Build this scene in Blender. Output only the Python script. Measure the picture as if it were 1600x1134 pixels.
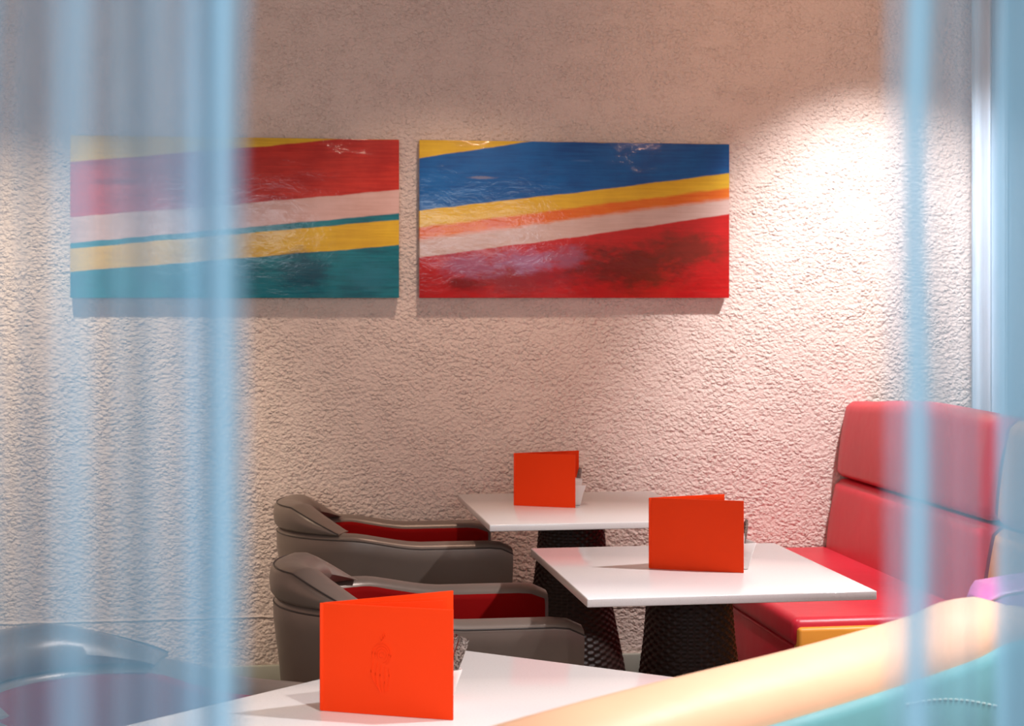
import bpy, bmesh, math, random
from mathutils import Vector, Matrix
random.seed(7)
PI = math.pi
for o in list(bpy.data.objects):
    bpy.data.objects.remove(o)
SC = bpy.context.scene
C = SC.collection

# ------------------------------------------------------------------ camera
EYE = 1.47
cam = bpy.data.cameras.new('camera')
cam.sensor_width = 36
cam.lens = 60.75                      # 2700 px on a 1600 px wide frame
cam.shift_y = -0.065
cam.clip_start = 0.05
cam.dof.use_dof = True
cam.dof.focus_distance = 4.2
cam.dof.aperture_fstop = 9.0
co = bpy.data.objects.new('camera', cam)
C.objects.link(co)
co.location = (0, 0, EYE)
co.rotation_euler = (PI/2, 0, -math.atan(410/2700))
SC.camera = co

# ------------------------------------------------------------------ light
SC.view_settings.view_transform = 'Standard'
SC.view_settings.look = 'None'
SC.view_settings.gamma = 1
SC.view_settings.use_curve_mapping = False
SC.view_settings.exposure = 0.36
w = bpy.data.worlds.new('world'); SC.world = w
w.use_nodes = True
w.node_tree.nodes['Background'].inputs[0].default_value = (1.0, 0.63, 0.51, 1)
w.node_tree.nodes['Background'].inputs[1].default_value = 0.44

def spot(name, loc, aim, power, deg, blend, col, size=0.05):
    l = bpy.data.lights.new(name, 'SPOT')
    l.energy = power; l.spot_size = math.radians(deg); l.spot_blend = blend
    l.color = col; l.shadow_soft_size = size
    o = bpy.data.objects.new(name, l); C.objects.link(o)
    o.location = loc
    o.rotation_euler = (Vector(aim) - Vector(loc)).to_track_quat('-Z', 'Y').to_euler()
    return o

spot('wall_spot', (2.36, 5.35, 2.82), (2.45, 6.5, 1.10), 215, 66, 0.85, (0.96, 0.95, 1.0))
spot('wall_spot', (-0.75, 5.45, 2.82), (-0.8, 6.5, 0.35), 150, 66, 1.0, (1.0, 0.87, 0.68))
spot('wall_spot', (0.75, 5.5, 2.82), (0.75, 6.5, 0.45), 50, 76, 1.0, (1.0, 0.74, 0.60))
spot('warm_wall_spot', (2.0, 5.3, 2.82), (2.1, 6.5, 2.3), 12, 100, 1.0, (1.0, 0.52, 0.28))
spot('banquette_fill', (1.1, 4.9, 2.82), (2.2, 5.35, 0.65), 95, 46, 1.0, (1.0, 0.93, 0.93))  # added spot that brightens the red banquette from the left front
spot('table_spot', (2.45, 4.0, 2.82), (1.6, 4.4, 0.75), 230, 62, 0.5, (1.0, 0.95, 0.97))
spot('table_spot', (1.7, 3.0, 2.82), (0.7, 3.0, 0.75), 175, 64, 0.6, (0.95, 0.95, 1.0))
spot('bench_spot', (0.7, 1.75, 2.82), (0.8, 2.5, 0.9), 120, 62, 0.6, (1.0, 0.93, 0.90))
al = bpy.data.lights.new('curtain_fill', 'AREA')  # unseen cool area light added behind the camera to brighten the near curtains
al.shape = 'RECTANGLE'; al.size = 4.0; al.size_y = 2.2; al.energy = 138; al.color = (0.78, 0.90, 1.0)
ao = bpy.data.objects.new('curtain_fill', al); C.objects.link(ao)
ao.location = (-0.5, -2.6, 1.6); ao.rotation_euler = (PI/2, 0, 0)

# ------------------------------------------------------------------ node helpers
def mat(name):
    m = bpy.data.materials.new(name); m.use_nodes = True
    nt = m.node_tree
    return m, nt, nt.nodes['Principled BSDF']

class N:
    def __init__(s, nt): s.nt = nt
    def add(s, typ, **k):
        n = s.nt.nodes.new(typ)
        for a, b in k.items(): setattr(n, a, b)
        return n
    def put(s, inp, v):
        if isinstance(v, bpy.types.NodeSocket): s.nt.links.new(v, inp)
        elif v is not None: inp.default_value = v
    def math(s, op, a, b=None, c=None, clamp=False):
        n = s.add('ShaderNodeMath', operation=op, use_clamp=clamp)
        s.put(n.inputs[0], a)
        if b is not None: s.put(n.inputs[1], b)
        if c is not None: s.put(n.inputs[2], c)
        return n.outputs[0]
    def coord(s, kind='Object'):
        return s.add('ShaderNodeTexCoord').outputs[kind]
    def sep(s, v):
        n = s.add('ShaderNodeSeparateXYZ'); s.put(n.inputs[0], v); return n.outputs
    def mapping(s, v, scale=(1,1,1), loc=(0,0,0), rot=(0,0,0)):
        n = s.add('ShaderNodeMapping'); s.put(n.inputs[0], v)
        n.inputs['Scale'].default_value = scale; n.inputs['Location'].default_value = loc
        n.inputs['Rotation'].default_value = rot
        return n.outputs[0]
    def noise(s, v, scale, detail=3, rough=0.5, dist=0.0):
        n = s.add('ShaderNodeTexNoise'); s.put(n.inputs['Vector'], v)
        n.inputs['Scale'].default_value = scale; n.inputs['Detail'].default_value = detail
        n.inputs['Roughness'].default_value = rough; n.inputs['Distortion'].default_value = dist
        return n.outputs['Fac']
    def ramp(s, v, stops, interp='LINEAR'):
        n = s.add('ShaderNodeValToRGB'); s.put(n.inputs[0], v)
        e = n.color_ramp.elements; n.color_ramp.interpolation = interp
        while len(e) < len(stops): e.new(0.5)
        for i, (p, c) in enumerate(stops):
            e[i].position = p
            e[i].color = (c, c, c, 1) if isinstance(c, (int, float)) else (*c, 1)
        return n.outputs[0]
    def mix(s, f, a, b):
        n = s.add('ShaderNodeMix', data_type='RGBA')
        s.put(n.inputs['Factor'], f)
        s.put(n.inputs['A'], (*a, 1) if isinstance(a, tuple) else a)
        s.put(n.inputs['B'], (*b, 1) if isinstance(b, tuple) else b)
        return n.outputs['Result']
    def bump(s, h, strength=0.5, dist=0.01, normal=None):
        n = s.add('ShaderNodeBump'); s.put(n.inputs['Height'], h)
        n.inputs['Strength'].default_value = strength; n.inputs['Distance'].default_value = dist
        if normal is not None: s.put(n.inputs['Normal'], normal)
        return n.outputs[0]
    def smooth(s, v, lo, hi):
        n = s.add('ShaderNodeMapRange', interpolation_type='SMOOTHSTEP')
        s.put(n.inputs[0], v); n.inputs[1].default_value = lo; n.inputs[2].default_value = hi
        return n.outputs[0]

def setp(b, **k):
    names = dict(color='Base Color', rough='Roughness', metal='Metallic', spec='Specular IOR Level',
                 coat='Coat Weight', coatrough='Coat Roughness', sheen='Sheen Weight')
    for a, v in k.items():
        v = (*v, 1) if a == 'color' else v
        b.inputs[names[a]].default_value = v

def leather(name, col, rough=0.42, grain=420, strength=0.12, metal=0.0, coat=0.0, vary=0.06, spec=0.5):
    m, nt, b = mat(name); n = N(nt)
    setp(b, color=col, rough=rough, metal=metal, coat=coat, spec=spec)
    v = n.coord()
    big = n.noise(v, 6, 4)
    dark = tuple(c*(1-vary*2) for c in col)
    light = tuple(min(1, c*(1+vary)) for c in col)
    nt.links.new(n.mix(big, dark, light), b.inputs['Base Color'])
    g = n.noise(v, grain, 2)
    soft = n.noise(v, 9, 2)
    nt.links.new(n.bump(g, strength, 0.001, n.bump(soft, 0.25, 0.01)), b.inputs['Normal'])
    return m

M = {}
M['grey'] = leather('bronze grey leather', (0.235, 0.190, 0.158), 0.36, 500, 0.15, 0.35, spec=0.35)
M['red_lining'] = leather('dark red upholstery', (0.24, 0.002, 0.002), 0.8, spec=0.08)
M['red'] = leather('red leather', (0.62, 0.020, 0.040), 0.36, 380, 0.1)
M['orange'] = leather('orange leather', (0.90, 0.36, 0.04), 0.40)
M['peach'] = leather('light orange leather', (0.89, 0.54, 0.34), 0.42)
M['pink'] = leather('pink leather', (0.62, 0.16, 0.42), 0.4)
M['teal'] = leather('teal leather', (0.13, 0.36, 0.39), 0.42, vary=0.15)
M['piping'] = leather('dark piping', (0.05, 0.04, 0.035), 0.45)
M['red_piping'] = leather('red piping', (0.33, 0.006, 0.014), 0.4)
M['stitch'] = leather('pale thread', (0.55, 0.72, 0.70), 0.7)
M['menu'] = leather('orange menu card', (0.86, 0.048, 0.004), 0.5, 900, 0.05, vary=0.01, spec=0.12)
M['paper'] = leather('white paper', (0.75, 0.73, 0.70), 0.6, vary=0.02)
M['ceramic'] = leather('white ceramic', (0.80, 0.78, 0.75), 0.15, 50, 0.01, vary=0.01)
M['foot'] = leather('black plastic', (0.01, 0.01, 0.01), 0.4)
M['steel'] = leather('brushed steel', (0.4, 0.4, 0.4), 0.3, metal=1.0)

def quartz():
    m, nt, b = mat('white quartz'); n = N(nt); v = n.coord()
    sp = n.ramp(n.noise(v, 260, 2, 0.6), [(0.0, (0.58, 0.54, 0.50)), (0.42, (0.78, 0.76, 0.74)), (1.0, (0.80, 0.785, 0.77))])
    nt.links.new(sp, b.inputs['Base Color'])
    setp(b, rough=0.13); return m
M['quartz'] = quartz()

def stucco():
    m, nt, b = mat('rough sprayed stucco'); n = N(nt); v = n.coord()
    base = n.mix(n.noise(v, 2.2, 4), (0.73, 0.590, 0.505), (0.78, 0.645, 0.560))
    nt.links.new(base, b.inputs['Base Color'])
    setp(b, rough=0.9, spec=0.2)
    vm = n.mapping(v, (1, 1, 1.25))
    warp = n.add('ShaderNodeTexNoise'); n.put(warp.inputs['Vector'], vm); warp.inputs['Scale'].default_value = 60; warp.inputs['Detail'].default_value = 3
    mixv = n.add('ShaderNodeVectorMath', operation='MULTIPLY_ADD')
    n.put(mixv.inputs[0], warp.outputs['Color']); mixv.inputs[1].default_value = (.016, .016, .016); n.put(mixv.inputs[2], vm)
    def cells(sc):
        vo = n.add('ShaderNodeTexVoronoi', feature='SMOOTH_F1'); n.put(vo.inputs['Vector'], mixv.outputs[0])
        vo.inputs['Scale'].default_value = sc; vo.inputs['Smoothness'].default_value = 0.35
        return n.math('SUBTRACT', 1.0, n.math('MULTIPLY', vo.outputs['Distance'], 1.25))
    flat = n.ramp(n.noise(vm, 11, 3, 0.6), [(0.36, 0.5), (0.60, 1.0)])
    fine = n.noise(vm, 210, 3, 0.6)
    mid = n.noise(vm, 20, 3)
    h = n.math('ADD', n.math('MULTIPLY', cells(58), 0.95), n.math('MULTIPLY', cells(120), 0.45))
    h = n.math('MULTIPLY', h, flat)
    h = n.math('ADD', h, n.math('MULTIPLY', fine, 0.22))
    h = n.math('ADD', h, n.math('MULTIPLY', mid, 0.3))
    z = n.sep(v)[2]
    line = n.math('SUBTRACT', 1.0, n.smooth(n.math('ABSOLUTE', n.math('SUBTRACT', z, n.math('ADD', 0.272, n.math('MULTIPLY', mid, 0.01)))), 0.0, 0.008))
    h = n.math('ADD', h, n.math('MULTIPLY', line, 0.9))
    nt.links.new(n.bump(h, 1.0, 0.0078), b.inputs['Normal'])
    return m
M['stucco'] = stucco()

def plain(name, col, rough=0.6, sc=30, st=0.1, d=0.002):
    m, nt, b = mat(name); n = N(nt); v = n.coord()
    nt.links.new(n.mix(n.noise(v, sc, 4), tuple(c*0.9 for c in col), col), b.inputs['Base Color'])
    setp(b, rough=rough)
    nt.links.new(n.bump(n.noise(v, sc*6, 2), st, d), b.inputs['Normal'])
    return m
M['floor'] = plain('grey carpet', (0.16, 0.145, 0.12), 0.95, 60, 0.6)
M['ceiling'] = plain('painted ceiling', (0.66, 0.56, 0.50), 0.9)
M['skirting'] = plain('pale grey skirting', (0.46, 0.45, 0.36), 0.5)

def wicker():
    m, nt, b = mat('dark brown wicker'); n = N(nt); v = n.coord()
    nt.links.new(n.mix(n.noise(v, 40, 3), (0.010, 0.005, 0.004), (0.030, 0.015, 0.011)), b.inputs['Base Color'])
    setp(b, rough=0.48, spec=0.35); return m
M['wicker'] = wicker()

def sachet_mat():
    m, nt, b = mat('patterned brown paper'); n = N(nt); v = n.coord()
    f = n.noise(v, 330, 3, 0.7)
    nt.links.new(n.ramp(f, [(0.0, (0.02, 0.012, 0.01)), (0.50, (0.03, 0.018, 0.014)), (0.56, (0.42, 0.38, 0.34)), (0.64, (0.05, 0.03, 0.02))]), b.inputs['Base Color'])
    setp(b, rough=0.35); return m
M['sachet'] = sachet_mat()

def painting_mat(name, W, H, bands, cols, extras):
    """bands: list of [(u, frac)...] boundary from the top, cols: one more than bands"""
    m, nt, b = mat(name); n = N(nt); v = n.coord(); x, y, z = n.sep(v)
    u = n.math('ADD', n.math('DIVIDE', x, W), 0.5)
    t = n.math('SUBTRACT', 0.5, n.math('DIVIDE', z, H))
    wob = n.math('MULTIPLY', n.math('SUBTRACT', n.noise(n.mapping(v, (1, 1, 2)), 7, 4, 0.6), 0.5), 0.022)
    fray = n.math('MULTIPLY', n.math('SUBTRACT', n.noise(n.mapping(v, (6, 1, 70), rot=(0, -0.12, 0)), 2.0, 4, 0.7), 0.5), 1.0)
    streak = n.noise(n.mapping(v, (3.0, 1, 60), rot=(0, -0.06, 0)), 1.6, 6, 0.65)
    blot = n.noise(v, 5, 5, 0.6)
    def shade(c):
        lo, hi = c
        f = n.math('ADD', n.math('MULTIPLY', streak, 0.6), n.math('MULTIPLY', blot, 0.6))
        return n.mix(n.smooth(f, 0.4, 0.8), lo, hi)
    col = shade(cols[0])
    for i, pts in enumerate(bands):
        soft = pts[0] if isinstance(pts[0], float) else 0.006
        fr = 0.0
        if isinstance(pts[0], float): fr = pts[1]; pts = pts[2:]
        st = [(p, q) for p, q in pts]
        # ramp holds the boundary height at each u
        bd = n.ramp(u, st)
        d = n.math('SUBTRACT', n.math('ADD', t, wob), bd)
        if fr: d = n.math('ADD', d, n.math('MULTIPLY', fray, fr))
        col = n.mix(n.smooth(d, -soft, soft), col, shade(cols[i+1]))
    # blotches with a shape of their own: (centre u, centre t, radius u, radius t, colour, amount, after which t)
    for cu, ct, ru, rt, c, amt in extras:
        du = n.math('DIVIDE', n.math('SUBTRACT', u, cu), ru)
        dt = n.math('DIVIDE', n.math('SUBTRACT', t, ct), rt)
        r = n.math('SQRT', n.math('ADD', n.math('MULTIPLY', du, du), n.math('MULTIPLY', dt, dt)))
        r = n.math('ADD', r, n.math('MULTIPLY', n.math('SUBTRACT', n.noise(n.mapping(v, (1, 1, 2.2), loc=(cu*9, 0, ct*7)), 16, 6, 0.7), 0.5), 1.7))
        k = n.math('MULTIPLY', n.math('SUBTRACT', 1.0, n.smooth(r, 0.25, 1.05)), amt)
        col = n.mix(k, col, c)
    nt.links.new(col, b.inputs['Base Color'])
    setp(b, rough=0.45, coat=0.7, coatrough=0.04, spec=0.2)
    hb = n.noise(n.mapping(v, (1, 1, 1.8)), 9, 5, 0.6, 0.5)
    nt.links.new(n.bump(n.noise(v, 60, 4, .7), 0.14, 0.004, n.bump(hb, 0.22, 0.02)), b.inputs['Coat Normal'])
    nt.links.new(n.bump(n.noise(n.mapping(v, (10, 1, 120)), 4, 3), 0.15, 0.002), b.inputs['Normal'])
    return m

# ------------------------------------------------------------------ mesh helpers
def obj(name, bm, m, parent=None, smooth=40, loc=None):
    me = bpy.data.meshes.new(name)
    bmesh.ops.recalc_face_normals(bm, faces=bm.faces)
    bm.to_mesh(me); bm.free()
    me.materials.append(M[m] if isinstance(m, str) else m)
    if smooth:
        me.shade_smooth(); me.set_sharp_from_angle(angle=math.radians(smooth))
    o = bpy.data.objects.new(name, me); C.objects.link(o)
    if parent: o.parent = parent
    if loc: o.location = loc
    return o
def tag(o, label, cat, group=None, kind=None):
    o['label'] = label; o['category'] = cat
    if group: o['group'] = group
    if kind: o['kind'] = kind
    return o
def thing(name, label, cat, loc=(0,0,0), rz=0, group=None):
    o = bpy.data.objects.new(name, None); C.objects.link(o); o.empty_display_size = 0.1
    o.location = loc; o.rotation_euler = (0, 0, rz)
    return tag(o, label, cat, group)
def struct(o, label=None):
    o['kind'] = 'structure'
    if label: o['label'] = label
    return o
def box(bm, x0, x1, y0, y1, z0, z1, bev=0.0, seg=2, mtx=None):
    r = bmesh.ops.create_cube(bm, size=1)
    vs = r['verts']
    for v in vs:
        v.co = Vector(((x0+x1)/2 + v.co.x*(x1-x0), (y0+y1)/2 + v.co.y*(y1-y0), (z0+z1)/2 + v.co.z*(z1-z0)))
    if bev:
        es = list({e for v in vs for e in v.link_edges})
        r2 = bmesh.ops.bevel(bm, geom=es, offset=bev, segments=seg, profile=0.5, affect='EDGES')
        vs = list({v for f in r2['faces'] for v in f.verts} | {v for v in vs if v.is_valid})
    if mtx is not None:
        for v in vs: v.co = mtx @ v.co
    return bm
def loft(bm, rings, closed=True, caps=True, wrap=False):
    vr = [[bm.verts.new(p) for p in r] for r in rings]
    n = len(vr[0])
    last = len(vr) if wrap else len(vr)-1
    for i in range(last):
        a, b = vr[i], vr[(i+1) % len(vr)]
        for j in range(n if closed else n-1):
            k = (j+1) % n
            bm.faces.new((a[j], a[k], b[k], b[j]))
    if caps and closed and not wrap:
        bm.faces.new(vr[0]); bm.faces.new(list(reversed(vr[-1])))
    return bm
def tube(bm, pts, r, seg=8, closed=False):
    pts = [Vector(p) for p in pts]; rings = []
    up = Vector((0, 0, 1)); n = len(pts)
    for i, p in enumerate(pts):
        a = pts[(i-1) % n] if (closed or i) else p
        b = pts[(i+1) % n] if (closed or i < n-1) else p
        t = (b-a).normalized()
        u = t.cross(up)
        if u.length < 1e-3: u = t.cross(Vector((1, 0, 0)))
        u.normalize(); q = u.cross(t)
        rr = r(i/(n-1)) if callable(r) else r
        rings.append([p + u*math.cos(k*2*PI/seg)*rr + q*math.sin(k*2*PI/seg)*rr for k in range(seg)])
    return loft(bm, rings, wrap=closed)
def interp(x, tab):
    if x <= tab[0][0]: return tab[0][1]
    for (a, p), (b, q) in zip(tab, tab[1:]):
        if x <= b:
            f = (x-a)/(b-a); f = f*f*(3-2*f)
            return p+(q-p)*f
    return tab[-1][1]
def slab(bm, poly, z0, z1, bev=0.006, seg=3):
    lo = [bm.verts.new((x, y, z0)) for x, y in poly]; hi = [bm.verts.new((x, y, z1)) for x, y in poly]
    n = len(poly)
    bm.faces.new(list(reversed(lo))); bm.faces.new(hi)
    for i in range(n): bm.faces.new((lo[i], lo[(i+1) % n], hi[(i+1) % n], hi[i]))
    if bev: bmesh.ops.bevel(bm, geom=list(bm.edges), offset=bev, segments=seg, profile=0.5, affect='EDGES')
    return bm

# ------------------------------------------------------------------ setting
WY = 6.5
bm = bmesh.new(); box(bm, -4, 5.5, WY, WY+0.2, 0, 2.9); struct(obj('wall_back', bm, 'stucco', smooth=0), 'rough pinkish beige stucco wall behind the tables')
bm = bmesh.new(); box(bm, -4, 5.5, -3, WY+0.2, -0.1, 0); struct(obj('floor', bm, 'floor', smooth=0), 'dull grey floor below the tables')
bm = bmesh.new(); box(bm, -4, 5.5, -0.8, WY+0.2, 2.9, 3.0); struct(obj('ceiling', bm, 'ceiling', smooth=0))
bm = bmesh.new(); box(bm, -4, 5.5, WY-0.022, WY, 0, 0.10, 0.006); struct(obj('baseboard_back', bm, 'skirting'), 'pale grey skirting along the foot of the stucco wall')
bm = bmesh.new(); box(bm, -1.02, -0.905, WY-0.03, WY, 0.10, 2.90, 0.004); struct(obj('trim_1', bm, 'ceiling'), 'narrow grey upright trim at the left edge of the stucco wall')

# ------------------------------------------------------------------ paintings
PW, PH = 1.197, 0.592
Yw, Rd, Tl, Pk = ((0.62, 0.36, 0.02), (0.80, 0.52, 0.03)), ((0.36, 0.010, 0.008), (0.60, 0.035, 0.02)), ((0.0, 0.11, 0.15), (0.008, 0.24, 0.29)), ((0.58, 0.35, 0.29), (0.70, 0.47, 0.42))
Bl, Og, Wh, Cr = ((0.001, 0.065, 0.25), (0.004, 0.13, 0.40)), ((0.66, 0.10, 0.004), (0.76, 0.20, 0.02)), ((0.54, 0.37, 0.31), (0.66, 0.49, 0.43)), ((0.40, 0.008, 0.008), (0.56, 0.012, 0.012))
M['art_teal'] = painting_mat('lacquered paint red and teal', PW, PH,
    [[(0, .165), (.6, .05), (.82, .0), (1, .0)], [(0, .504), (.45, .425), (1, .317)], [(0, .661), (.5, .566), (1, .466)],
     [(0, .697), (.5, .602), (1, .507)], [(0, .84), (.5, .752), (1, .668)]],
    [Yw, Rd, Pk, Tl, Yw, Tl],
    [(.70, .83, .10, .16, (0.0, 0.04, 0.08), .6), (.92, .86, .10, .12, (0.02, 0.22, 0.30), .5), (.15, .28, .12, .03, (0.22, 0.01, 0.02), .5), (.55, .62, .06, .03, (0.50, .28, .05), .4)])
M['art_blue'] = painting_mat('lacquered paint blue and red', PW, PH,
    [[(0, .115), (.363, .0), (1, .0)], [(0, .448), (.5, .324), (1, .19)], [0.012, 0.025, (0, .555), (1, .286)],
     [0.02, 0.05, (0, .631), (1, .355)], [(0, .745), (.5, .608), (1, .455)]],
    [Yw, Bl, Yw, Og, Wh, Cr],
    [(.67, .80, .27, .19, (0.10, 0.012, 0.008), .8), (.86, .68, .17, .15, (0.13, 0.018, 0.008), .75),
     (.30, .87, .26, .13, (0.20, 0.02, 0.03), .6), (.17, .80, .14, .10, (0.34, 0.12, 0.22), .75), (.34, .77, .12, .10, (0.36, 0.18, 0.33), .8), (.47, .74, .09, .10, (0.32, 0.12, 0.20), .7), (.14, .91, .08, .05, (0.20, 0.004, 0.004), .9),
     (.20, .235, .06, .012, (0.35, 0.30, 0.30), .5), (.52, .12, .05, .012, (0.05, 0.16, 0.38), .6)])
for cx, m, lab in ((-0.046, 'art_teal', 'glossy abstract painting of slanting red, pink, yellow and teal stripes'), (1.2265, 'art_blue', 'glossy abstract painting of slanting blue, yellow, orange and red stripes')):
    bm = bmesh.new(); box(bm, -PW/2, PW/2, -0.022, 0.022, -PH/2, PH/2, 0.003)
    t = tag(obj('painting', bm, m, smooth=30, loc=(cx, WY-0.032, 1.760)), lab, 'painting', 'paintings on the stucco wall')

# ------------------------------------------------------------------ tables
BASE = []
def wicker_base(parent, loc):
    if BASE:
        o = BASE[0].copy(); C.objects.link(o); o.parent = parent; o.location = loc
        return o
    rings = []; NS, NR = 300, 354
    prof = [(0, .205), (.2, .182), (.40, .142), (.55, .122), (.72, .108)]
    for i in range(NR+1):
        z = 0.715*i/NR
        r0 = interp(z, prof)
        for (a, p), (b, q) in zip(prof, prof[1:]):
            if a <= z <= b: r0 = p+(q-p)*(z-a)/(b-a)
        row = z/0.0105
        ring = []
        for k in range(NS):
            col = k/NS*44
            s = math.tanh(2.2*math.sin(PI*col + (PI if int(row) % 2 else 0)))
            h = abs(math.sin(PI*row))**.6
            ring.append((math.cos(2*PI*k/NS)*(r0+0.0024*s*h), math.sin(2*PI*k/NS)*(r0+0.0024*s*h), z))
        rings.append(ring)
    bm = bmesh.new(); loft(bm, rings)
    BASE.append(obj('woven_base', bm, 'wicker', parent, smooth=60, loc=loc))
    return BASE[0]
def table(name, label, poly, c, loc, rz=0):
    t = thing('cafe_table', label, 'table', loc, rz, 'white stone topped cafe tables')
    bm = bmesh.new(); slab(bm, poly, 0.728, 0.75, 0.003)
    obj('tabletop', bm, 'quartz', t, smooth=35)
    wicker_base(t, (c[0], c[1], 0))
    bm = bmesh.new(); box(bm, c[0]-.13, c[0]+.13, c[1]-.13, c[1]+.13, 0.7152, 0.7275, 0.002)
    obj('mounting_plate', bm, 'foot', t)
    return t
def rect(wx, wy): return [(-wx/2, -wy/2), (wx/2, -wy/2), (wx/2, wy/2), (-wx/2, wy/2)]
table('a', 'white stone topped cafe table nearest the stucco wall, with a dark woven base', rect(.722, .855), (-0.02, -0.01), (1.109, 5.825, 0))
table('b', 'white stone topped cafe table pulled up to the red banquette seat', rect(.722, .835), (0.01, 0.05), (1.156, 4.462, 0))
ap = Vector((.402, 3.519)); d1 = Vector((-.613, -.557)).normalized(); d2 = Vector((.343, -.289)).normalized()
cc = ap + d1*.46 + d2*.40
pl = [ap, ap+d1*.92, ap+d1*.92+d2*.80, ap+d2*.80]
table('c', 'white stone topped cafe table in the foreground turned corner first', [tuple(p-cc) for p in pl], (0, 0), (cc.x, cc.y, 0))

# ------------------------------------------------------------------ menus
def menu(sp, fr, bk, label, H=.187, emblem=False):
    t = thing('menu', label, 'menu', (sp[0], sp[1], .7505), 0, 'orange menus standing on the tables')
    def leaf(name, end, th, inset0=0.0, h0=0.0, h1=H, trim=0.0, bow=0.0):
        d = Vector((end[0]-sp[0], end[1]-sp[1])); L = d.length; d.normalize(); nrm = Vector((-d.y, d.x))
        bm = bmesh.new(); rings = []
        K = 10
        for i in range(K+1):
            s = inset0 + (L-trim-inset0)*i/K
            off = bow*math.sin(PI*i/K)
            p = d*s + nrm*off
            rings.append([(p.x+nrm.x*a, p.y+nrm.y*a, z) for a, z in ((-th/2, h0), (th/2, h0), (th/2, h1), (-th/2, h1))])
        loft(bm, rings)
        return obj(name, bm, 'menu', t, smooth=30)
    fc = leaf('front_cover', fr, .0032, bow=-.0015)
    leaf('back_cover', bk, .0032)
    mid = lambda f: (fr[0]+(bk[0]-fr[0])*f, fr[1]+(bk[1]-fr[1])*f)
    leaf('inner_leaf', mid(.80), .0014, .004, .002, H-.004, .012)
    leaf('inner_leaf', mid(.64), .0014, .004, .002, H-.005, .018)
    bm = bmesh.new(); box(bm, -.0035, .0035, -.0035, .0035, 0, H, .002)
    obj('spine', bm, 'menu', t)
    if emblem:
        d = Vector((fr[0]-sp[0], fr[1]-sp[1], 0)).normalized(); nr = Vector((d.y, -d.x, 0))
        bm = bmesh.new()
        def put(pts2):
            tube(bm, [d*(.112+x) + Vector((0, 0, .105+z)) + nr*(.0032) for x, z in pts2], .0009, 5)
        for r_, a0, a1, dx in ((.017, -60, 215, 0), (.0125, -80, 200, .001), (.0085, -60, 230, .001), (.0045, 0, 300, .001)):
            put([(dx+r_*math.cos(math.radians(a)), r_*1.15*math.sin(math.radians(a))) for a in range(a0, a1, 12)])
        for k in range(5):       # plume strands sweeping down from the eye
            put([(-.015+.007*k - .006*math.sin(PI*i/12)*(1-.3*k) + .010*(i/12)**2*(1-k*.35), -.012-.003*k - (.052-.004*abs(k-1))*i/12) for i in range(13)])
        for k in range(3):
            put([(-.004+.003*k+.004*math.sin(i/7*PI), .016+.004*k+.0024*i) for i in range(7)])
        e = obj('embossed_emblem', bm, 'menu', t); e['label'] = 'embossed swirling feather emblem'
    return t
menu((.124, 3.020), (.342, 2.918), (.364, 3.110), 'orange folded menu with an embossed feather emblem on the foreground table', emblem=True)
menu((1.048, 4.467), (1.272, 4.358), (1.265, 4.520), 'orange folded menu on the table beside the red banquette seat')
menu((.903, 5.885), (1.096, 5.783), (1.140, 5.950), 'orange folded menu on the table nearest the stucco wall', H=.180)

# sachet pots
def pot(x, y, rz, where):
    t = thing('sachet_pot', 'small white flared sachet pot on the ' + where, 'pot', (x, y, .7502), rz, 'sachet pots')
    bm = bmesh.new(); rings = []
    def sq(h, z, r=.25):
        out = []
        for cxx, cyy, a0 in ((1, 1, 0), (-1, 1, 90), (-1, -1, 180), (1, -1, 270)):
            for k in range(4):
                a = math.radians(a0+k*30); rr = h*r
                out.append((cxx*(h-rr)+math.cos(a)*rr, cyy*(h-rr)+math.sin(a)*rr, z))
        return out
    for h, z in ((.020, 0), (.023, .002), (.031, .040), (.040, .070), (.0395, .0715), (.037, .070), (.028, .040), (.020, .006), (.001, .006)):
        rings.append(sq(h, z))
    loft(bm, rings)
    obj('bowl', bm, 'ceramic', t, smooth=45)
    return t
sach = {}
for kind, m in (('brown', 'sachet'), ('white', 'paper')):
    W = .009 if kind == 'brown' else .016
    Lh = .122 if kind == 'brown' else .085
    bm = bmesh.new(); rings = []
    for z, th in ((0, .0006), (.006, .0006), (.010, .003), (.05, .004), (Lh-.010, .003), (Lh-.006, .0006), (Lh, .0006)):
        rings.append([(-W, -th, z), (0, -th*1.4, z), (W, -th, z), (W, th, z), (0, th*1.4, z), (-W, th, z)])
    loft(bm, rings)
    me_o = obj('sugar_sachet', bm, m, smooth=35)
    sach[kind] = me_o.data
    bpy.data.objects.remove(me_o)
def sachets(x, y, where, spec):
    for kind, dx, dy, lean, tilt, rz, lab in spec:
        o = bpy.data.objects.new('sugar_sachet', sach[kind]); C.objects.link(o)
        o.location = (x+dx, y+dy, .760)
        o.rotation_euler = (tilt, lean, rz)
        tag(o, lab + ', ' + where, 'sachet', 'sachets in the white pots')
P3 = (.322, 3.012); P2 = (1.278, 4.432); P1 = (1.103, 5.868)
pot(*P3, 0.15, 'foreground table'); pot(*P2, 0.1, 'table beside the red banquette'); pot(*P1, 0.1, 'table nearest the stucco wall')
sachets(*P3, 'foreground table pot', [
    ('brown', .004, -.016, .40, .05, .3, 'dark patterned sachet leaning furthest right'),
    ('brown', .002, .015, .26, -.05, -.4, 'dark patterned sachet left of the furthest leaning one'),
    ('brown', .000, .001, .30, .10, .9, 'dark patterned sachet standing nearly edge on'),
    ('white', .000, -.006, .20, .10, .1, 'white sachet beside the menu edge')])
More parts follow.
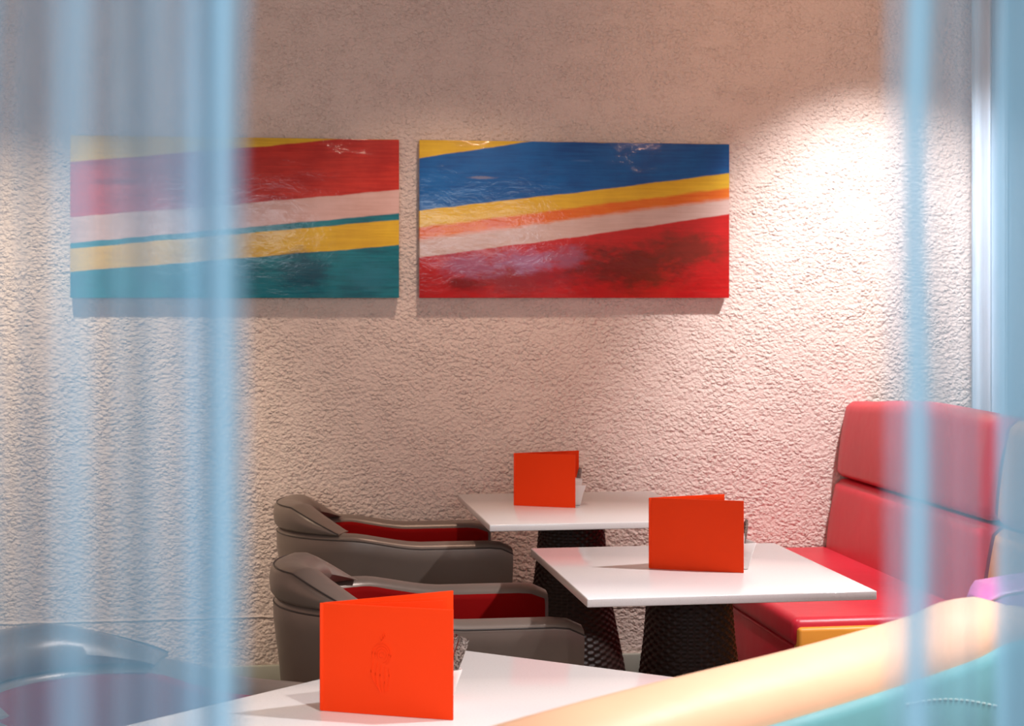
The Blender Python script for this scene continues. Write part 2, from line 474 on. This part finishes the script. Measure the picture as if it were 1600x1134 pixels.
sachets(*P2, 'pot beside red banquette', [
    ('brown', .004, -.004, .30, .04, .9, 'dark stick sachet standing furthest right'),
    ('brown', .004, .007, .22, -.06, 1.2, 'dark stick sachet next to the menu edge'),
    ('white', -.006, -.008, .05, .05, .1, 'white sachet mostly hidden by the menu')])
sachets(*P1, 'pot nearest the wall', [
    ('brown', .003, -.004, .32, .05, .9, 'dark sachet leaning furthest right'),
    ('brown', .003, .004, .28, -.05, 1.2, 'dark sachet behind the leaning one'),
    ('white', .002, -.010, .16, .08, .2, 'white sachet in front of the dark ones'),
    ('white', -.008, .006, .04, -.05, -.2, 'white sachet half hidden by the menu')])

# ------------------------------------------------------------------ tub armchairs
R = .315; DX = .78
def upath(n_arc=30, n_arm=12, x_end=None):
    """list of (point, outward normal) from near arm front, round the back, to far arm front"""
    out = []
    if x_end is None: x_end = DX
    for i in range(n_arm): out.append((Vector((x_end-(x_end-R)*i/n_arm, -R)), Vector((0, -1))))
    for i in range(n_arc+1):
        a = -PI/2 - PI*i/n_arc
        nrm = Vector((math.cos(a), math.sin(a)))
        out.append((Vector((R, 0))+nrm*R, nrm))
    for i in range(1, n_arm+1): out.append((Vector((R+(x_end-R)*i/n_arm, R)), Vector((0, 1))))
    return out
def rim(x): return interp(x, [(.0, .672), (.22, .672), (.48, .640), (.70, .640), (.745, .636), (DX, .618)])
PE = .195
def padh(x): return .090 if x < .045 else max(.004, .090-(x-.045)/(PE-.045)*.086)
def chair(label, loc, rz):
    t = thing('tub_armchair', label, 'armchair', loc, rz, 'grey tub armchairs with red lining')
    TH = .092
    def taper(z): return -.055*(1-min(1, z/.64))
    path = upath()
    bm = bmesh.new(); rings = []
    for p, nr in path:
        zt = rim(p.x); ring = []
        prof = [(taper(.10), .10), (taper(.25), .25), (taper(.4), .40), (taper(.5), .50), (0.002, zt-.06), (.003, zt-.02), (.0, zt-.007), (-.008, zt), (-.045, zt+.006), (-TH+.012, zt), (-TH, zt-.012), (-TH, zt-.05), (-TH, .30), (-TH-.0, .10)]
        for off, z in prof:
            q = p+nr*off; ring.append((q.x, q.y, z))
        rings.append(ring)
    loft(bm, rings)
    obj('shell', bm, 'grey', t, smooth=50)
    # red lining inside the shell
    bm = bmesh.new(); rings = []
    for p, nr in upath(x_end=DX-.012):
        zt = rim(p.x)-.016
        rings.append([(p+nr*o).to_tuple() + (z,) for o, z in ((-TH-.001, .28), (-TH-.001, zt), (-TH-.010, zt-.003), (-TH-.016, zt-.014), (-TH-.016, .28))])
    loft(bm, rings)
    obj('inner_lining', bm, 'red_lining', t, smooth=50)
    # piping just under the rim
    bm = bmesh.new()
    tube(bm, [(*(p+nr*.002), rim(p.x)-.013) for p, nr in path], .0024, 6)
    obj('piping', bm, 'piping', t)
    # head roll round the back
    bm = bmesh.new(); rings = []; pip = []
    idx = [(p, nr) for p, nr in upath(90, 12) if p.x < PE+.002]
    for p, nr in idx:
        zb = rim(p.x)+.003; h = padh(p.x)
        f = min(1, h/.06)
        prof = [(.000, 0), (.010*f, .15), (.014*f, .5), (.010*f, .78), (.000, .90), (-.02, 1.0), (-.05, 1.02), (-.078, .93), (-.096-.008*f, .7), (-.104-.010*f, .4), (-.098, .1), (-.09, 0)]
        rings.append([(*(p+nr*o), zb+h*q) for o, q in prof])
        pip.append((*(p+nr*.002), zb+h*.90+.0005))
    loft(bm, rings)
    hr = obj('head_roll', bm, 'grey', t, smooth=60)
    bm = bmesh.new(); tube(bm, pip, .0022, 6); obj('piping', bm, 'piping', hr)
    # seat cushion
    bm = bmesh.new(); inn = [p-nr*(TH+.018) for p, nr in upath(24, 6, DX-.03)]
    def ringz(s, z): 
        c = Vector((.42, 0)); return [(*(c+(p-c)*s), z) for p in inn]
    loft(bm, [ringz(.97, .26), ringz(1, .28), ringz(1, .40), ringz(.98, .425), ringz(.90, .438), ringz(.5, .445)])
    obj('seat_cushion', bm, 'red_lining', t, smooth=50)
    bm = bmesh.new(); loft(bm, [ringz(1.0, .12), ringz(1.0, .258)]); obj('seat_frame', bm, 'grey', t, smooth=50)
    for lx, ly in ((.70, .24), (.70, -.24), (.14, .17), (.14, -.17)):
        bm = bmesh.new(); tube(bm, [(lx, ly, 0), (lx, ly, .12)], lambda f: .016+.006*f, 12); obj('leg', bm, 'foot', t)
    return t
chair('grey tub armchair with red lining at the table nearest the stucco wall', (.095, 6.055, 0), 0)
chair('grey tub armchair with red lining behind the foreground orange menu', (.065, 4.650, 0), 0)
R = .360; DX = .84; PE = .27     # this armchair is a little wider than the other two
chair('grey tub armchair seen from its open red front behind the blue curtain at left', (-.578, 3.735, 0), math.radians(-30))

# ------------------------------------------------------------------ red banquette with orange end, and orange module
def arc_z(y):   # slightly crowned top of the back cushion
    return interp(y, [(5.05, 1.092), (5.8, 1.098), (6.49, 1.062)])
def cushion(bm, y0, y1, z0f, z1f, xf, th, bulge=.010, ny=28, nz=14, r=.02):
    """upright back cushion: front face at x = xf(z), bulging towards -X"""
    rings = []
    for i in range(ny+1):
        fy = i/ny; y = y0+(y1-y0)*fy
        ey = min(fy, 1-fy)*(y1-y0)
        ry = 1-math.sqrt(max(0, 1-(1-min(1, ey/r))**2))
        ring = []
        z0, z1 = z0f(y), z1f(y)
        for k in range(nz+1):
            fz = k/nz; z = z0+(z1-z0)*fz
            ez = min(fz, 1-fz)*(z1-z0)
            rz = 1-math.sqrt(max(0, 1-(1-min(1, ez/r))**2))
            b = bulge*math.sin(PI*fz)**.6
            zz = z0+ry*r*.3+(z1-z0-ry*r*.6)*fz
            ring.append((xf(z) - b + (rz+ry)*r*.9, y, zz))
        ring.append((xf(z1)+th, y, z1-.002)); ring.append((xf(z0)+th, y, z0+.002))
        rings.append(ring)
    return loft(bm, rings)
xf = lambda z: 2.215 + (z-.49)*.145
def back_module(parent, y0, y1, m, ztop):
    mid = lambda y: .765 if y > 5.05 else .765
    bm = bmesh.new(); cushion(bm, y0, y1, lambda y: .455, lambda y: .762, xf, .10); obj('lower_back_cushion', bm, m, parent, smooth=60)
    bm = bmesh.new(); cushion(bm, y0, y1, lambda y: .772, ztop, xf, .10, r=.022); obj('upper_back_cushion', bm, m, parent, smooth=60)
    bm = bmesh.new(); box(bm, 2.36, 2.40, y0+.005, y1-.005, .05, 1.03, .005); obj('back_board', bm, 'foot', parent)
t = thing('banquette', 'red leather banquette seat with a tall two cushion back against the stucco wall', 'banquette', (0, 0, 0), 0, 'wall banquettes')
back_module(t, 5.05, 6.492, 'red', arc_z)
# seat cushion with rounded edges (rounded box, front edge facing -X)
bm = bmesh.new(); box(bm, 1.625, 2.235, 5.045, 6.492, .405, .496, .028, 5); obj('seat_cushion', bm, 'red', t, smooth=60)
bm = bmesh.new(); box(bm, 1.640, 2.20, 5.085, 6.492, .05, .404, .01, 3); obj('base', bm, 'red', t, smooth=60)
bm = bmesh.new(); box(bm, 1.640, 2.20, 5.030, 5.084, .05, .468, .012, 3); obj('end_panel', bm, 'orange', t, smooth=60)['label'] = 'orange leather end panel'
bm = bmesh.new(); box(bm, 1.70, 2.36, 5.10, 6.48, 0, .049); obj('plinth', bm, 'foot', t)
t = thing('banquette', 'tall orange leather banquette back beside the red one, behind the right curtain', 'banquette', (0, 0, 0), 0, 'wall banquettes')
back_module(t, 4.0, 5.022, 'orange', lambda y: 1.09)
bm = bmesh.new(); box(bm, 2.205, 2.36, 4.0, 5.02, .05, .45, .006); obj('base', bm, 'orange', t)
bm = bmesh.new(); box(bm, 2.22, 2.34, 4.02, 5.02, 0, .049); obj('plinth', bm, 'foot', t)

# ------------------------------------------------------------------ foreground banquette (seen from behind)
A = Vector((.10, 1.735)); B = Vector((1.145, 2.595)); D = (B-A).normalized(); NR = Vector((D.y, -D.x))   # NR points to the camera side
Lb = (B-A).length+.11
t = thing('banquette', 'light orange topped banquette seen from behind in the foreground, teal rear panel', 'banquette', (0, 0, 0), 0)
def along(s, off, z): p = A+D*s+NR*off; return (p.x, p.y, z)
def topz(s): return 1.0 + .004*math.sin(s*5) + interp(s, [(0, .0), (1.12, .0), (1.22, .006), (1.27, .004), (1.42, -.030)])
bm = bmesh.new(); rings = []
K = 60
for i in range(-2, K+1):
    s = (Lb)*i/K
    e = min(1, (Lb-s)/.05); e = 1-math.sqrt(max(0, 1-(1-e)**2))     # rounded end
    zt = topz(s)-e*.03; q = 1-e*.35
    prof = [(-.055, .62), (-.050, .80), (-.030, zt-.05), (-.018, zt-.018), (.000, zt-.002), (.02, zt+.002), (.055, zt-.003), (.085, zt-.014), (.102, zt-.030), (.108, zt-.047), (.104, .62)]
    rings.append([along(s, .025+(o-.025)*q, z) for o, z in prof])
loft(bm, rings); obj('back_cushion', bm, 'peach', t, smooth=60)
bm = bmesh.new(); rings = []
for i in range(-2, K+1):
    s = (Lb-.004)*i/K; zt = topz(s)
    rings.append([along(s, o, z) for o, z in ((.1045, .05), (.1045, zt-.052), (.116, zt-.050), (.128, zt-.062), (.150, zt-.13), (.170, .60), (.175, .05))])
loft(bm, rings); rp = obj('rear_panel', bm, 'teal', t, smooth=60); rp['label'] = 'teal leather rear panel with curved stitching'
def rear(s, z):
    zt = topz(s); tab = [(.05, .175), (.60, .170), (zt-.13, .150), (zt-.062, .128)]
    for (a, p), (b, q) in zip(tab, tab[1:]):
        if a <= z <= b: return along(s, p+(q-p)*(z-a)/(b-a)+.0006, z)
    return along(s, .1285, z)
for s0, z0, s1, z1, bow in ((.66, .915, .92, .83, .016), (.88, .928, 1.12, .885, .008), (.48, .885, .66, .80, .015)):
    n_ = 34; bm = bmesh.new()
    for k in range(0, n_, 2):
        seg = []
        for f in (k/n_, (k+1.2)/n_):
            seg.append(rear(s0+(s1-s0)*f, z0+(z1-z0)*f+bow*math.sin(PI*f)))
        tube(bm, seg, .0012, 5)
    obj('stitching', bm, 'stitch', rp)
bm = bmesh.new(); rings = []
for s in (0, Lb*.5, Lb-.02):
    rings.append([along(s, o, z) for o, z in ((-.50, .30), (-.50, .42), (-.48, .45), (-.06, .45), (-.06, .30))])
loft(bm, rings); obj('seat_cushion', bm, 'peach', t, smooth=40)
bm = bmesh.new(); rings = []
for s in (0, Lb*.5, Lb-.03):
    rings.append([along(s, o, z) for o, z in ((-.46, 0), (-.46, .299), (.10, .299), (.10, 0))])
loft(bm, rings); obj('base', bm, 'foot', t, smooth=40)

t = thing('banquette', 'pink leather banquette back with piping just beyond the light orange one', 'banquette', (0, 0, 0), 0)
bm = bmesh.new()
Q0 = Vector((1.235, 2.80)); Q1 = Vector((2.03, 2.92)); E = (Q1-Q0).normalized(); NE = Vector((E.y, -E.x))
rings = []
for i in range(25):
    s = .8*i/24; e = min(1, s/.03); k = .55+.45*math.sqrt(1-(1-e)**2)
    zt = .965-.012*(1-e)+.012*min(1, s/.12)
    rings.append([(*(Q0+E*s+NE*o*k), z) for o, z in ((.03, .05), (.03, zt-.012), (.024, zt-.003), (.01, zt), (-.07, zt+.004), (-.085, zt-.01), (-.09, .05))])
loft(bm, rings); obj('back_cushion', bm, 'pink', t, smooth=60)
bm = bmesh.new(); tube(bm, [(*(Q0+E*(.8*i/24)+NE*.0265*(.55+.45*math.sqrt(1-(1-min(1, (.8*i/24)/.03))**2))), 965e-3-.012*(1-min(1, (.8*i/24)/.03))+.012*min(1, (.8*i/24)/.12)-.006) for i in range(25)], .0022, 6)
obj('piping', bm, 'red_piping', t)
bm = bmesh.new(); box(bm, 1.28, 1.98, 2.86, 2.91, 0, .05)
obj('plinth', bm, 'foot', t)

# ------------------------------------------------------------------ curtains
def sheer(name, axis_stops, x0, x1, col, streak_scale, amp=.25, amax=.92, fine=900):
    m = bpy.data.materials.new(name); m.use_nodes = True; nt = m.node_tree; n = N(nt)
    for k in list(nt.nodes): nt.nodes.remove(k)
    out = n.add('ShaderNodeOutputMaterial')
    v = n.coord(); x, y, z = n.sep(v)
    # threads drift sideways a little with height
    xd = n.math('ADD', x, n.math('MULTIPLY', n.math('SUBTRACT', n.noise(n.mapping(v, (0.0, 0, 3.2)), 1.0, 1), 0.5), (x1-x0)*.05))
    u = n.math('DIVIDE', n.math('SUBTRACT', xd, x0), x1-x0)
    dens = n.ramp(u, axis_stops, 'B_SPLINE' if len(axis_stops) < 3 else 'EASE')
    cmb = n.add('ShaderNodeCombineXYZ'); n.put(cmb.inputs[0], xd); n.put(cmb.inputs[2], n.math('MULTIPLY', z, .02))
    st = n.noise(cmb.outputs[0], streak_scale, 3, .6)
    thr = n.noise(n.mapping(v, (fine, 0, 2)), 1.0, 2)
    a = n.math('ADD', dens, n.math('MULTIPLY', n.math('SUBTRACT', st, .5), amp))
    a = n.math('ADD', a, n.math('MULTIPLY', n.math('SUBTRACT', thr, .5), .12))
    # nothing where there are no threads
    a = n.math('MULTIPLY', a, n.smooth(dens, .0, .12))
    a = n.math('MINIMUM', n.math('MAXIMUM', a, 0.0), amax)
    d = n.add('ShaderNodeBsdfDiffuse'); d.inputs[0].default_value = (*col, 1)
    tr = n.add('ShaderNodeBsdfTranslucent'); tr.inputs[0].default_value = (*col, 1)
    mx = n.add('ShaderNodeMixShader'); mx.inputs[0].default_value = .3
    nt.links.new(d.outputs[0], mx.inputs[1]); nt.links.new(tr.outputs[0], mx.inputs[2])
    tp = n.add('ShaderNodeBsdfTransparent')
    m2 = n.add('ShaderNodeMixShader'); n.put(m2.inputs[0], a)
    nt.links.new(tp.outputs[0], m2.inputs[1]); nt.links.new(mx.outputs[0], m2.inputs[2])
    nt.links.new(m2.outputs[0], out.inputs[0])
    return m
def curtain_mesh(x0, x1, y, z0, z1, waves, amp, nx=160, nz=12):
    bm = bmesh.new()
    rows = []
    for j in range(nz+1):
        z = z0+(z1-z0)*j/nz
        rows.append([bm.verts.new((x0+(x1-x0)*i/nx, y+amp*math.sin(2*PI*waves*i/nx)+amp*.4*math.sin(2*PI*waves*2.3*i/nx+.6*j/nz), z)) for i in range(nx+1)])
    for j in range(nz):
        for i in range(nx): bm.faces.new((rows[j][i], rows[j][i+1], rows[j+1][i+1], rows[j+1][i]))
    return bm
def cx(px):      # curtain position (metres) -> thread density table below is measured along the cloth
    u = (px-800)/2700; th = math.atan(410/2700); c, s = math.cos(th), math.sin(th)
    return .6*(u*c+s)/(c-u*s)
L0, L1 = -.45, cx(412)
left = [(-80, 0.44), (4, 0.4), (24, 0.21), (40, 0.45), (80, 0.43), (92, 0.54), (118, 0.59), (140, 0.46), (158, 0.4), (178, 0.5), (200, 0.48), (222, 0.65), (242, 0.5), (262, 0.43), (285, 0.54), (312, 0.69), (335, 0.92), (358, 0.86), (378, 0.4), (404, 0.0)]
stops = [(max(0, (cx(p)-L0)/(L1-L0)), a) for p, a in left]
M['sheer_left'] = sheer('blue thread curtain', [(0, .55)]+stops, L0, L1, (.30, .53, .68), 260, .24, .93)
bm = curtain_mesh(L0, L1, .60, .02, 2.86, 12, .010)
o = obj('thread_curtain', bm, 'sheer_left', smooth=80)
tag(o, 'sheer light blue thread curtain hanging close on the left side', 'curtain', 'sheer blue curtains', kind='stuff')
R0, R1 = cx(1378), .62
right = [(1378, 0), (1404, .30), (1418, .42), (1432, .90), (1448, .92), (1462, .50), (1474, .38), (1490, .30), (1506, .40), (1524, .42), (1540, .16), (1566, .12), (1580, .80), (1600, .90), (1625, .8), (1660, .5), (1750, .6)]
stops = [((cx(p)-R0)/(R1-R0), a) for p, a in right]
M['sheer_right'] = sheer('blue thread curtain right', stops, R0, R1, (.29, .51, .64), 260, .16, .93)
bm = curtain_mesh(R0, R1, .60, .02, 2.86, 11, .008)
o = obj('thread_curtain', bm, 'sheer_right', smooth=80)
tag(o, 'sheer light blue thread curtain hanging close on the right side', 'curtain', 'sheer blue curtains', kind='stuff')
M['sheer_far'] = sheer('pale far curtain', [(0, .55), (.02, .95), (.2, .85), (.5, .92), (1, .9)], 2.74, 3.7, (.66, .78, .88), 60, .5, .97, 300)
bm = curtain_mesh(2.74, 3.7, 6.28, .02, 2.86, 14, .03, 260)
o = obj('thread_curtain', bm, 'sheer_far', smooth=80)
tag(o, 'pale blue white thread curtain hanging at the far wall behind the banquettes', 'curtain', 'sheer blue curtains', kind='stuff')
for x0_, x1_, y_, lab in ((-.46, L1+.01, .60, 'slim rail carrying the left near curtain'), (R0-.01, .63, .60, 'slim rail carrying the right near curtain'), (2.72, 3.72, 6.28, 'slim rail carrying the far pale curtain')):
    bm = bmesh.new(); box(bm, x0_, x1_, y_-.012, y_+.012, 2.86, 2.90, .003)
    tag(obj('curtain_rail', bm, 'steel'), lab, 'curtain rail', 'curtain rails')
